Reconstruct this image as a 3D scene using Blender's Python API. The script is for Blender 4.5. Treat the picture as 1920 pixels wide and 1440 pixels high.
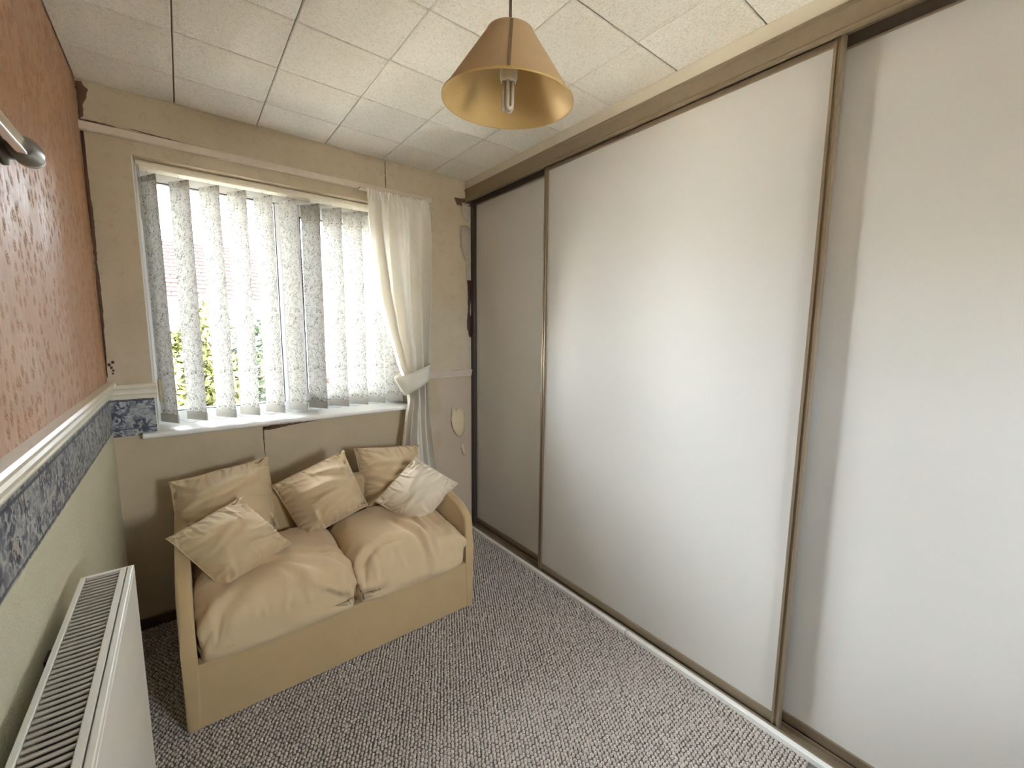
import bpy, bmesh, math, random
import numpy as np
from mathutils import Vector, Matrix, noise
random.seed(7)
S = bpy.context.scene
C = S.collection
for o in list(bpy.data.objects):
    bpy.data.objects.remove(o)

# ------------------------------------------------------------------ room constants (metres)
D, W, H = 2.454, 1.785, 2.35          # window wall y, wardrobe front x, ceiling z
YB = -1.15                            # wall behind the camera
WX0, WX1, WZ0, WZ1 = .147, 1.36, .915, 2.105   # window opening

# ------------------------------------------------------------------ camera
cam = bpy.data.cameras.new('camera'); camo = bpy.data.objects.new('camera', cam); C.objects.link(camo)
yaw, pitch, roll = .6655, .1226, .0085
fw = Vector((math.sin(yaw)*math.cos(pitch), math.cos(yaw)*math.cos(pitch), -math.sin(pitch)))
rt = Vector((math.cos(yaw), -math.sin(yaw), 0)); up = rt.cross(fw)
r2 = rt*math.cos(roll)+up*math.sin(roll); u2 = up*math.cos(roll)-rt*math.sin(roll)
M3 = Matrix((r2, u2, -fw)).transposed()
camo.matrix_world = Matrix.Translation((.2605, 0, 1.3792)) @ M3.to_4x4()
cam.sensor_width = 36; cam.lens = 787.1*36/1920; cam.clip_start = .01; cam.clip_end = 500
S.camera = camo

# ------------------------------------------------------------------ world, sun, exposure
wd = bpy.data.worlds.new('world'); S.world = wd; wd.use_nodes = True
bg = wd.node_tree.nodes['Background']; bg.inputs[0].default_value = (.84, .93, 1, 1); bg.inputs[1].default_value = 20.0
sun = bpy.data.lights.new('sun', 'SUN'); sun.energy = 28; sun.angle = .03; sun.color = (1, .93, .82)
suno = bpy.data.objects.new('sun', sun); C.objects.link(suno)
suno.rotation_euler = (0, math.radians(-50), 0)       # rays run along +x, past both windows
VX0, VX1, VZ0, VZ1 = 1.10, 1.66, 1.02, 1.62                            # added fill window, unseen, in the wall behind the camera
for nm, x0, x1, z0, z1, yy, rx in (('window_portal', WX0, WX1, WZ0, WZ1, D+.27, -90), ('window_portal', VX0, VX1, VZ0, VZ1, YB-.14, 90)):
    po = bpy.data.lights.new(nm, 'AREA'); po.shape = 'RECTANGLE'; po.size = x1-x0; po.size_y = z1-z0
    po.cycles.is_portal = True                                       # only guides sky sampling, emits nothing
    poo = bpy.data.objects.new(nm, po); C.objects.link(poo)
    poo.location = ((x0+x1)/2, yy, (z0+z1)/2); poo.rotation_euler = (math.radians(rx), 0, 0)
S.view_settings.view_transform = 'Standard'; S.view_settings.look = 'None'
S.view_settings.gamma = 1; S.view_settings.use_curve_mapping = False
S.view_settings.exposure = 1.95
S.cycles.diffuse_bounces = 10; S.cycles.max_bounces = 16; S.cycles.transparent_max_bounces = 24

# ------------------------------------------------------------------ node helpers
class NT:
    def __init__(s, name):
        s.m = bpy.data.materials.new(name); s.m.use_nodes = True
        s.t = s.m.node_tree; s.n = s.t.nodes; s.b = s.n['Principled BSDF']; s.out = s.n['Material Output']
        s._tc = None
    def tc(s, k='Object'):
        if not s._tc: s._tc = s.n.new('ShaderNodeTexCoord')
        return s._tc.outputs[k]
    def link(s, a, b): s.t.links.new(a, b)
    def map(s, scale=(1,1,1), loc=(0,0,0), rot=(0,0,0), src=None):
        m = s.n.new('ShaderNodeMapping'); m.inputs['Scale'].default_value = scale
        m.inputs['Location'].default_value = loc; m.inputs['Rotation'].default_value = rot
        s.link(src or s.tc(), m.inputs['Vector']); return m.outputs[0]
    def noise(s, scale, vec=None, detail=2, rough=.5, dist=0):
        n = s.n.new('ShaderNodeTexNoise'); n.inputs['Scale'].default_value = scale
        n.inputs['Detail'].default_value = detail; n.inputs['Roughness'].default_value = rough
        n.inputs['Distortion'].default_value = dist
        s.link(vec or s.tc(), n.inputs['Vector']); return n.outputs[0]
    def vor(s, scale, vec=None, feat='F1', rnd=1.0, out='Distance'):
        n = s.n.new('ShaderNodeTexVoronoi'); n.feature = feat; n.inputs['Scale'].default_value = scale
        n.inputs['Randomness'].default_value = rnd
        s.link(vec or s.tc(), n.inputs['Vector']); return n.outputs[out]
    def ramp(s, fac, stops, interp='LINEAR'):
        r = s.n.new('ShaderNodeValToRGB'); r.color_ramp.interpolation = interp
        e = r.color_ramp.elements
        while len(e) < len(stops): e.new(.5)
        for i, (p, c) in enumerate(stops):
            e[i].position = p; e[i].color = (c, c, c, 1) if isinstance(c, (int, float)) else (*c, 1)
        s.link(fac, r.inputs[0]); return r.outputs[0]
    def math(s, op, a, b=None, c=None):
        n = s.n.new('ShaderNodeMath'); n.operation = op
        for i, v in enumerate((a, b, c)):
            if v is None: continue
            if isinstance(v, (int, float)): n.inputs[i].default_value = v
            else: s.link(v, n.inputs[i])
        return n.outputs[0]
    def mix(s, f, a, b, mode='MIX'):
        n = s.n.new('ShaderNodeMix'); n.data_type = 'RGBA'; n.blend_type = mode
        for i, v in ((0, f), (6, a), (7, b)):
            if isinstance(v, (int, float)): n.inputs[i].default_value = v
            elif isinstance(v, tuple): n.inputs[i].default_value = (*v, 1)
            else: s.link(v, n.inputs[i])
        return n.outputs[2]
    def bump(s, h, strength=.3, dist=.002):
        n = s.n.new('ShaderNodeBump'); n.inputs['Strength'].default_value = strength; n.inputs['Distance'].default_value = dist
        s.link(h, n.inputs['Height']); s.link(n.outputs[0], s.b.inputs['Normal']); return n
    def col(s, c):
        if isinstance(c, tuple): s.b.inputs['Base Color'].default_value = (*c, 1)
        else: s.link(c, s.b.inputs['Base Color'])
    def set(s, rough=None, metal=None, spec=None):
        if rough is not None:
            if isinstance(rough, (int, float)): s.b.inputs['Roughness'].default_value = rough
            else: s.link(rough, s.b.inputs['Roughness'])
        if metal is not None: s.b.inputs['Metallic'].default_value = metal
        if spec is not None: s.b.inputs['Specular IOR Level'].default_value = spec
    def xyz(s):
        n = s.n.new('ShaderNodeSeparateXYZ'); s.link(s.tc(), n.inputs[0]); return n.outputs

def plain(name, c, rough=.6, metal=0, var=.06, scale=30, bump=0, bscale=200, spec=.5):
    t = NT(name)
    n = t.noise(scale, detail=4)
    t.col(t.mix(n, tuple(v*(1-var) for v in c), tuple(min(1, v*(1+var)) for v in c)))
    t.set(rough, metal, spec)
    if bump: t.bump(t.noise(bscale, detail=3), bump, .001)
    return t.m

MT = {}
MT['upvc'] = plain('white_upvc', (.80, .81, .82), .3, var=.02)
MT['sill'] = plain('white_sill_paint', (.78, .77, .74), .35, var=.04, bump=.1, bscale=40)
MT['gasket'] = plain('black_gasket', (.03, .03, .035), .6)
MT['dado'] = plain('cream_gloss_paint', (.74, .68, .56), .3, var=.06, bump=.08, bscale=60)
MT['batten'] = plain('old_cream_batten_paint', (.62, .54, .45), .45, var=.1, bump=.2, bscale=50)
MT['skirting'] = plain('dark_brown_skirting', (.07, .04, .025), .5, var=.2)
MT['rad'] = plain('radiator_enamel', (.70, .68, .62), .35, var=.03, bump=.05, bscale=300)
MT['rad_dark'] = plain('radiator_inner', (.02, .018, .016), .7, var=.1)
MT['rad_slat'] = plain('radiator_grille_enamel', (.40, .36, .30), .4, var=.1)
MT['bronze'] = plain('bronze_aluminium', (.30, .235, .16), .38, .55, var=.08, scale=60)
MT['track_dark'] = plain('dark_track', (.06, .045, .035), .5, .2, var=.1)
MT['plastic'] = plain('white_plastic', (.75, .73, .70), .4, var=.03)
MT['cord'] = plain('brown_cord', (.16, .10, .07), .7)
MT['grey_plastic'] = plain('dark_grey_cap', (.12, .11, .095), .35, var=.3, scale=50)
MT['tassel'] = plain('beige_cord_weight', (.45, .37, .22), .5)
MT['chain'] = plain('chain_grey', (.5, .53, .56), .5)
MT['rail_white'] = plain('polished_steel', (.90, .90, .89), .18, .85, var=.02)
MT['copper'] = plain('painted_pipe', (.6, .58, .52), .4)
MT['paper_torn'] = plain('torn_backing_paper', (.46, .40, .34), .85, var=.15, scale=60)
MT['paper_cream'] = plain('loose_wallpaper', (.66, .55, .36), .8, var=.08)
MT['maroon'] = plain('maroon_old_paint', (.07, .022, .02), .6, var=.3)
MT['dark_brown'] = plain('dark_brown_stain_shading', (.14, .07, .045), .8, var=.4, scale=60)  # also colours the shading strip down the corner

def m_wardrobe():
    t = NT('wardrobe_door_laminate')
    n = t.noise(2.0, detail=3); s = t.noise(420, detail=2)
    c = t.mix(n, (.60, .58, .545), (.645, .625, .59))
    c = t.mix(t.ramp(s, [(.35, .0), (.7, .16)]), c, (.55, .51, .46))
    sm = t.noise(14, vec=t.map((1, 3, .4)), detail=6, rough=.7)
    c = t.mix(t.ramp(sm, [(.70, 0.), (.78, .18)]), c, (.5, .45, .4))
    t.col(c); t.set(.52, spec=.3); t.bump(s, .05, .0005); return t.m
MT['door'] = m_wardrobe()

def m_fascia():
    t = NT('fascia_paint'); t.col(t.mix(t.noise(8, detail=5), (.62, .55, .43), (.72, .66, .54))); t.set(.6)
    t.bump(t.noise(60), .15, .001); return t.m
MT['fascia'] = m_fascia()

def m_tile():
    t = NT('ceiling_tile')
    oi = t.n.new('ShaderNodeObjectInfo')
    n = t.noise(150, detail=4, rough=.65, vec=t.tc())
    w = t.noise(60, detail=3, dist=1.5)
    c = t.mix(oi.outputs['Random'], (.83, .80, .725), (.88, .85, .78))
    c = t.mix(t.ramp(t.noise(2.3, vec=t.tc(), detail=3), [(.5, 0.), (.8, .3)]), c, (.66, .58, .44))
    c = t.mix(t.ramp(n, [(.36, .35), (.5, 0.)]), c, (.5, .46, .38))
    t.col(c); t.set(.9, spec=.2)
    t.bump(t.math('ADD', n, w), .8, .005); return t.m
MT['tile'] = m_tile()
MT['joint'] = plain('tile_joint', (.20, .17, .13), .9, var=.3)

def m_backwall():
    t = NT('window_wall_wallpaper')
    x = t.xyz()
    n = t.noise(3, detail=5, rough=.6); f = t.noise(90, detail=3)
    base = t.mix(t.ramp(n, [(.3, 0.), (.7, 1.)]), (.50, .42, .30), (.60, .515, .385))
    lower = t.mix(t.ramp(n, [(.3, 0.), (.7, 1.)]), (.455, .37, .25), (.53, .44, .315))
    # faint repeated floral motif in the upper paper
    v = t.vor(15, vec=t.map((1, .01, 1)), rnd=.25)
    pet = t.noise(70, detail=2)
    mot = t.math('MULTIPLY', t.ramp(v, [(.28, 1.), (.42, 0.)]), t.ramp(pet, [(.45, 0.), (.55, .3)]))
    up_ = t.mix(mot, base, (.40, .35, .23))
    c = t.mix(t.math('GREATER_THAN', x[2], 1.10), lower, up_)
    # bare plaster patch low down near the wardrobe, with its own outline
    e = t.math('ADD', t.math('MULTIPLY', t.noise(6, detail=4), .25), x[0])
    patch = t.math('MULTIPLY', t.math('GREATER_THAN', e, 1.69), t.math('LESS_THAN', x[2], 1.06))
    c = t.mix(t.math('MULTIPLY', patch, .65), c, (.54, .44, .35))
    c = t.mix(t.ramp(t.noise(9, detail=6, rough=.7), [(.62, 0.), (.8, .35)]), c, (.30, .23, .15))
    t.col(c); t.set(.75, spec=.25)
    t.bump(t.math('ADD', f, t.math('MULTIPLY', n, 2.)), .3, .003); return t.m
MT['backwall'] = m_backwall()

def m_brown():
    t = NT('brown_embossed_wallpaper')
    n = t.noise(5, detail=5, rough=.6)
    st = t.noise(40, vec=t.map((1, 1, .25)), detail=4, rough=.7)
    c = t.mix(n, (.40, .195, .095), (.48, .25, .13))
    c = t.mix(t.ramp(st, [(.45, 0.), (.75, .3)]), c, (.34, .19, .13))
    t.col(c)
    # embossed sprigs in drop rows; the ground has a satin glaze, the sprigs are matt
    v = t.vor(1, vec=t.map((1, 38, 30)), rnd=.8)
    grain = t.noise(170, vec=t.map((1, 1, .8)), detail=3)
    emb = t.math('MULTIPLY', t.ramp(v, [(.18, 1.), (.50, 0.)]), t.ramp(grain, [(.38, 0.), (.58, 1.)]))
    wear = t.noise(7, vec=t.map((1, 1.6, .5)), detail=5, rough=.7)
    rg = t.math('ADD', t.ramp(wear, [(.35, .30), (.65, .47)]), t.math('MULTIPLY', emb, .24))
    t.set(rg, spec=.65)
    t.bump(t.math('ADD', t.math('MULTIPLY', emb, 1.3), t.math('MULTIPLY', st, .8)), .7, .004); return t.m
MT['brown'] = m_brown()

def m_cream():
    t = NT('cream_embossed_wallpaper')
    n = t.noise(6, detail=5); sw = t.noise(22, detail=4, dist=2.5)
    ridge = t.ramp(t.math('ABSOLUTE', t.math('SUBTRACT', sw, .5)), [(0., 1.), (.06, 0.)])
    c = t.mix(n, (.56, .53, .38), (.64, .60, .45)); c = t.mix(t.math('MULTIPLY', ridge, .18), c, (.74, .70, .55))
    t.col(c); t.set(.6)
    t.bump(t.math('ADD', t.math('MULTIPLY', ridge, .5), t.noise(120, detail=3)), .5, .003); return t.m
MT['cream'] = m_cream()

def m_border():
    t = NT('blue_floral_border')
    x = t.xyz()
    a = t.noise(48, detail=4, dist=1.0); b = t.noise(22, detail=3, dist=2.0, vec=t.map((1, 1, 1), (3, 5, 2)))
    bunch = t.vor(14, vec=t.map((1, 1, .9)), rnd=.6)
    c = t.mix(t.ramp(a, [(.4, 0.), (.6, 1.)]), (.16, .17, .205), (.36, .37, .375))
    c = t.mix(t.math('MULTIPLY', t.ramp(bunch, [(.35, 1.), (.6, 0.)]), t.ramp(a, [(.46, 1.), (.56, 0.)])), c, (.05, .055, .085))
    c = t.mix(t.math('MULTIPLY', t.ramp(bunch, [(.14, 1.), (.3, 0.)]), t.ramp(b, [(.5, 0.), (.58, 1.)])), c, (.17, .085, .075))
    c = t.mix(t.ramp(b, [(.58, 0.), (.64, .7)]), c, (.50, .50, .46))
    for lo, hi in ((1.066, 1.074), (.9415, .946)):
        k = t.math('MULTIPLY', t.math('GREATER_THAN', x[2], lo), t.math('LESS_THAN', x[2], hi))
        c = t.mix(t.math('MULTIPLY', k, .85), c, (.045, .045, .065))
    t.col(c); t.set(.5); t.bump(a, .15, .001); return t.m
MT['border'] = m_border()

def m_carpet(nm, mul):
    t = NT(nm)
    n = t.noise(3, detail=4); g = t.noise(260, detail=3)
    c = t.mix(n, tuple(v*mul for v in (.54, .475, .42)), tuple(v*mul for v in (.64, .575, .52)))
    c = t.mix(t.ramp(g, [(.35, .6), (.6, 0.)]), c, tuple(v*mul for v in (.27, .23, .20)))
    t.col(c); t.set(.95, spec=.1); t.bump(g, .6, .003); return t.m
MT['carpet'] = m_carpet('carpet_backing', .40); MT['pile'] = m_carpet('carpet_loops', 1.0)

def m_fabric(nm, a, b, sc=500, bump=.25, rough=.85):
    t = NT(nm)
    n = t.noise(7, detail=5); wv = t.noise(sc, detail=2)
    t.col(t.mix(n, a, b)); t.set(rough, spec=.2)
    t.b.inputs['Sheen Weight'].default_value = .25
    cr = t.noise(26, detail=4, dist=1.0)
    t.bump(t.math('ADD', t.math('MULTIPLY', wv, .25), cr), bump, .004); return t.m
MT['sofa'] = m_fabric('beige_sofa_fabric', (.44, .31, .16), (.51, .37, .20), bump=.15)
MT['sofa_cush'] = m_fabric('beige_seat_cotton', (.56, .42, .25), (.64, .49, .31), bump=.3)
MT['cushion'] = m_fabric('beige_cushion_cotton', (.54, .405, .24), (.62, .48, .30), bump=.3)
MT['cushion_l'] = m_fabric('pale_cushion_cotton', (.66, .56, .42), (.73, .635, .49), bump=.3)

def m_trans(nm, c, frac, pattern=False):
    t = NT(nm); t.n.remove(t.b)
    d = t.n.new('ShaderNodeBsdfDiffuse'); tr = t.n.new('ShaderNodeBsdfTranslucent'); mx = t.n.new('ShaderNodeMixShader')
    mx.inputs[0].default_value = frac
    if pattern:
        q = t.map((1, 1, 1))
        a = t.noise(70, vec=q, detail=0, dist=1.8)
        line = t.ramp(t.math('ABSOLUTE', t.math('SUBTRACT', a, .5)), [(.036, 1.), (.064, 0.)])
        brk = t.ramp(t.noise(48, vec=t.map((1, 1, 1), (4, 7, 1)), detail=0), [(.36, 0.), (.42, 1.)])
        k = t.math('MULTIPLY', line, brk)
        cc = t.mix(k, c, tuple(v*.40 for v in c))
        tcx = t.mix(k, c, tuple(v*.15 for v in c))
    else:
        cc = t.mix(t.noise(20, detail=3), c, tuple(v*.95 for v in c)); tcx = cc
    t.link(cc, d.inputs[0]); t.link(tcx, tr.inputs[0])
    t.link(d.outputs[0], mx.inputs[1]); t.link(tr.outputs[0], mx.inputs[2]); t.link(mx.outputs[0], t.out.inputs[0])
    return t.m
MT['slat'] = m_trans('blind_fabric', (.57, .555, .515), .092, True)
MT['slat_hem'] = m_trans('blind_hem_fabric', (.46, .44, .40), .04)
MT['curtain'] = m_trans('white_curtain_cotton', (.81, .775, .70), .11)
MT['tieback'] = m_trans('white_tieback_cotton', (.80, .76, .66), .15)

def m_glass(nm, tint=(1, 1, 1), refl=.06):
    t = NT(nm); t.n.remove(t.b)
    a = t.n.new('ShaderNodeBsdfTransparent'); a.inputs[0].default_value = (*tint, 1)
    g = t.n.new('ShaderNodeBsdfGlossy'); g.inputs['Roughness'].default_value = .02
    f = t.n.new('ShaderNodeFresnel'); f.inputs[0].default_value = 1.45
    mx = t.n.new('ShaderNodeMixShader'); t.link(f.outputs[0], mx.inputs[0])
    t.link(a.outputs[0], mx.inputs[1]); t.link(g.outputs[0], mx.inputs[2]); t.link(mx.outputs[0], t.out.inputs[0]); return t.m
MT['glass'] = m_glass('window_glass')

def m_bulb():
    t = NT('frosted_lamp_tube'); t.col((.86, .80, .72)); t.set(.15)
    t.b.inputs['Transmission Weight'].default_value = .35; return t.m
MT['bulb'] = m_bulb()
def m_shade_out():
    t = NT('tan_shade_fabric'); t.col(t.mix(t.noise(400, detail=2), (.52, .36, .20), (.60, .43, .25))); t.set(.8)
    t.bump(t.noise(500), .1, .0005); return t.m
MT['shade_out'] = m_shade_out()
MT['seam'] = plain('shade_seam_fabric', (.27, .18, .10), .8)
def m_shade_in():
    t = NT('gold_shade_lining'); t.col(t.mix(t.noise(300, detail=2), (.58, .40, .16), (.66, .47, .20))); t.set(.42, .25, .5); return t.m
MT['shade_in'] = m_shade_in()

# ------------------------------------------------------------------ mesh helpers
def tag(o, label=None, cat=None, group=None, kind=None):
    if label: o['label'] = label
    if cat: o['category'] = cat
    if group: o['group'] = group
    if kind: o['kind'] = kind
    return o
def link(name, me, mat, parent=None, smooth=False):
    o = bpy.data.objects.new(name, me); C.objects.link(o)
    if mat and not me.materials: me.materials.append(MT[mat] if isinstance(mat, str) else mat)
    if parent: o.parent = parent
    if smooth:
        for p in me.polygons: p.use_smooth = True
    return o
def bmo(name, bm, mat, parent=None, smooth=False):
    me = bpy.data.meshes.new(name); bmesh.ops.recalc_face_normals(bm, faces=bm.faces); bm.to_mesh(me); bm.free()
    return link(name, me, mat, parent, smooth)
def pyd(name, v, f, mat, parent=None, smooth=True):
    me = bpy.data.meshes.new(name); me.from_pydata(v, [], f); me.update()
    return link(name, me, mat, parent, smooth)
def empty(name, loc=(0, 0, 0)):
    o = bpy.data.objects.new(name, None); o.empty_display_size = .1; C.objects.link(o); o.location = loc; return o
def abox(bm, x0, x1, y0, y1, z0, z1, bev=0, seg=1):
    r = bmesh.ops.create_cube(bm, size=1)
    vs = r['verts']
    for v in vs: v.co = ((x0+x1)/2+v.co.x*(x1-x0), (y0+y1)/2+v.co.y*(y1-y0), (z0+z1)/2+v.co.z*(z1-z0))
    if bev:
        es = {e for v in vs for e in v.link_edges}
        bmesh.ops.bevel(bm, geom=list(es), offset=bev, segments=seg, affect='EDGES', profile=.5)
def box(name, x0, x1, y0, y1, z0, z1, mat, parent=None, bev=0, seg=1, off=None):
    """box in world coordinates, stored relative to its parent's location"""
    bm = bmesh.new(); l = parent_loc(parent)
    abox(bm, x0-l[0], x1-l[0], y0-l[1], y1-l[1], z0-l[2], z1-l[2], bev, seg)
    return bmo(name, bm, mat, parent)
def parent_loc(p):
    l = Vector((0, 0, 0))
    while p: l = l+p.location; p = p.parent
    return l
def tube(name, pts, r, mat, parent=None, n=10, cap=True):
    l = parent_loc(parent); P = [Vector(p)-l for p in pts]; v = []; f = []
    rr = r if isinstance(r, (list, tuple)) else [r]*len(P)
    t0 = (P[1]-P[0]).normalized(); a = t0.orthogonal().normalized()
    for i, p in enumerate(P):
        t = (P[min(i+1, len(P)-1)]-P[max(i-1, 0)]).normalized()
        a = (a-t*a.dot(t)).normalized(); b = t.cross(a)
        for k in range(n):
            an = 2*math.pi*k/n; v.append(p+(a*math.cos(an)+b*math.sin(an))*rr[i])
    for i in range(len(P)-1):
        for k in range(n): f.append((i*n+k, i*n+(k+1) % n, (i+1)*n+(k+1) % n, (i+1)*n+k))
    if cap: f.append(tuple(range(n))[::-1]); f.append(tuple((len(P)-1)*n+k for k in range(n)))
    return pyd(name, v, f, mat, parent)
def extrude_profile(name, prof, axis, a0, a1, mat, parent=None, smooth=False, cut0=0, cut1=0):
    """prof = list of (out, z); axis 'y' -> out=x ; axis 'x' -> out = y (given in world)"""
    l = parent_loc(parent); v = []; n = len(prof)
    for a, c in ((a0, cut0), (a1, cut1)):
        for o, z in prof:
            aa = a+c*o
            v.append(((o, aa, z) if axis == 'y' else (aa, o, z)))
    v = [tuple(Vector(q)-l) for q in v]
    f = [(i, (i+1) % n, n+(i+1) % n, n+i) for i in range(n)]+[tuple(range(n))[::-1], tuple(range(n, 2*n))]
    me = bpy.data.meshes.new(name); me.from_pydata(v, [], f)
    bm = bmesh.new(); bm.from_mesh(me); bmesh.ops.recalc_face_normals(bm, faces=bm.faces); bm.to_mesh(me); bm.free()
    return link(name, me, mat, parent, smooth)

# ================================================================== STRUCTURE
# ---- floor and carpet
fl = box('floor', -.3, 2.6, YB-.2, D+.3, -.2, 0, 'carpet'); tag(fl, 'brown grey loop pile carpet over the whole room', 'floor', kind='structure')
def carpet():
    p = .0140
    xs = np.arange(.005, 1.80, p); ys = np.arange(.35, D-.01, p*.9)
    rng = np.random.default_rng(3)
    g = [(x+(.5*p if j % 2 else 0), y) for j, y in enumerate(ys) for x in xs]
    g = np.array(g); g += rng.normal(0, .0010, g.shape)
    # leave out what the sofa covers
    k = ~((g[:, 0] > .23) & (g[:, 0] < 1.29) & (g[:, 1] > 1.75) & (g[:, 1] < 2.36)); g = g[k]
    g = g[g[:, 0] < W-.004]
    n = len(g); m = 6
    an = np.arange(m)*2*np.pi/m
    base = np.concatenate([np.stack([np.cos(an)*.0070, np.sin(an)*.0060, np.full(m, -.001)], 1),
                           np.stack([np.cos(an+.4)*.0056, np.sin(an+.4)*.0048, np.full(m, .0050)], 1),
                           [[0, 0, .0078]]])
    rot = rng.uniform(0, 6.28, n); sc = rng.uniform(.8, 1.15, n); hz = rng.uniform(.65, 1.25, n)
    c, s = np.cos(rot)*sc, np.sin(rot)*sc
    V = np.empty((n, 13, 3))
    V[:, :, 0] = g[:, None, 0]+c[:, None]*base[None, :, 0]-s[:, None]*base[None, :, 1]
    V[:, :, 1] = g[:, None, 1]+s[:, None]*base[None, :, 0]+c[:, None]*base[None, :, 1]
    V[:, :, 2] = base[None, :, 2]*hz[:, None]
    F = []
    for k in range(m):
        k2 = (k+1) % m
        F += [(k, k2, m+k2), (k, m+k2, m+k), (m+k, m+k2, 12)]
    F = np.array(F); FF = (F[None]+(np.arange(n)*13)[:, None, None]).reshape(-1, 3)
    me = bpy.data.meshes.new('carpet_pile')
    me.vertices.add(n*13); me.vertices.foreach_set('co', V.reshape(-1))
    nf = len(FF); me.loops.add(nf*3); me.loops.foreach_set('vertex_index', FF.reshape(-1))
    me.polygons.add(nf); me.polygons.foreach_set('loop_start', np.arange(nf)*3); me.polygons.foreach_set('loop_total', np.full(nf, 3))
    me.update(calc_edges=True)
    o = link('carpet_pile', me, 'pile', fl, smooth=True); o['kind'] = 'stuff'
carpet()

# ---- ceiling: slab with its fibre tiles
ce = box('ceiling', -.3, 2.6, YB-.2, D+.3, H+.010, H+.25, 'joint'); tag(ce, 'tiled ceiling of square off-white textured tiles', 'ceiling', kind='structure')
TX, TY, X0, Y0 = .309, .3069, .3057, D-.2644
tile_meshes = {}
def tile(x0, x1, y0, y1):
    key = (round(x1-x0, 4), round(y1-y0, 4))
    if key not in tile_meshes:
        bm = bmesh.new(); w, d = key; g = .0021
        abox(bm, -w/2+g, w/2-g, -d/2+g, d/2-g, -.010, .006, .0022, 1)
        me = bpy.data.meshes.new('ceiling_tile'); bm.to_mesh(me); bm.free(); me.materials.append(MT['tile']); tile_meshes[key] = me
    o = bpy.data.objects.new('ceiling_tile', tile_meshes[key]); C.objects.link(o); o.parent = ce
    o.location = ((x0+x1)/2, (y0+y1)/2, H+.010+random.uniform(-.0006, .0006))
    o.rotation_euler = (random.uniform(-.002, .002), random.uniform(-.002, .002), 0)
xs = [0]+[X0+i*TX for i in range(5)]+[W+.01]
ys = [D]+[Y0-j*TY for j in range(12) if Y0-j*TY > YB]+[YB]
for i in range(len(xs)-1):
    for j in range(len(ys)-1):
        if ys[j+1] > -.75 or True: tile(xs[i], xs[i+1], ys[j+1], ys[j])

# ---- walls
wl = box('wall_left', -.15, 0, YB-.1, D+.28, -.1, H+.1, 'brown'); tag(wl, 'left wall with brown embossed paper, blue border and cream paper below', 'wall', kind='structure')
box('lower_wallpaper', -.001, .0012, YB, D, 0, .945, 'cream', wl)
bo = box('border_strip', -.001, .0022, YB, D, .937, 1.095, 'border', wl)
bo['label'] = 'blue grey floral wallpaper border'
bm = bmesh.new()
for a in ((-.05, WX0, -.1, H+.1), (WX1, 2.5, -.1, H+.1), (WX0, WX1, -.1, WZ0), (WX0, WX1, WZ1, H+.1)):
    abox(bm, a[0], a[1], D, D+.28, a[2], a[3])
bmesh.ops.remove_doubles(bm, verts=bm.verts, dist=1e-5)
wb = bmo('wall_back', bm, 'backwall'); tag(wb, 'window wall in faded beige wallpaper', 'wall', kind='structure')
box('border_strip', .001, WX0, D-.0022, D+.001, .912, 1.09, 'border', wb)['label'] = 'blue grey floral wallpaper border beside the window'
wr = box('wall_right', 2.42, 2.6, YB-.1, D+.28, -.1, H+.1, 'backwall'); tag(wr, 'wall behind the fitted wardrobe', 'wall', kind='structure')
bm = bmesh.new()
for a in ((-.3, VX0, -.1, H+.1), (VX1, 2.6, -.1, H+.1), (VX0, VX1, -.1, VZ0), (VX0, VX1, VZ1, H+.1)): abox(bm, a[0], a[1], YB-.15, YB, a[2], a[3])
wq = bmo('wall_rear', bm, 'cream'); tag(wq, 'cream wall behind the camera', 'wall', kind='structure')

# ---- skirting, dado rails, curtain batten
tag(box('baseboard_back', 0, W, D-.014, D, 0, .052, 'skirting', bev=.003), 'low dark brown skirting under the window', 'skirting', kind='structure')
tag(box('baseboard_left', 0, .014, YB, D-.014, 0, .052, 'skirting', bev=.003), 'low dark brown skirting along the left wall', 'skirting', kind='structure')
def dado_prof(sgn, base):
    q = [(0, 1.088), (.008, 1.088), (.011, 1.095), (.009, 1.100), (.013, 1.106), (.019, 1.112), (.020, 1.120), (.015, 1.126), (.018, 1.131), (.026, 1.137), (.028, 1.146), (.022, 1.152), (0, 1.155)]
    return [(base+sgn*o, z) for o, z in q]
tag(extrude_profile('trim_1', dado_prof(1, 0), 'y', YB, D-.001, 'dado'), 'cream moulded dado rail along the left wall', 'dado rail', kind='structure')
tag(extrude_profile('trim_2', [(o, z-.012) for o, z in dado_prof(-1, D)], 'x', .002, WX0+.012, 'dado'), 'short cream dado rail between the corner and window', 'dado rail', kind='structure')
tag(extrude_profile('trim_3', [(D-(D-o)*.6, 1.079+(z-1.088)*.68) for o, z in dado_prof(-1, D)], 'x', 1.37, 1.835, 'batten'), 'painted-over dado rail between curtain and wardrobe', 'dado rail', kind='structure')
tag(extrude_profile('trim_4', [(D, 2.160), (D-.017, 2.160), (D-.020, 2.164), (D-.020, 2.190), (D-.017, 2.193), (D, 2.193)], 'x', .001, 1.53, 'batten'), 'long painted timber batten above the window', 'batten', kind='structure')

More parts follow.
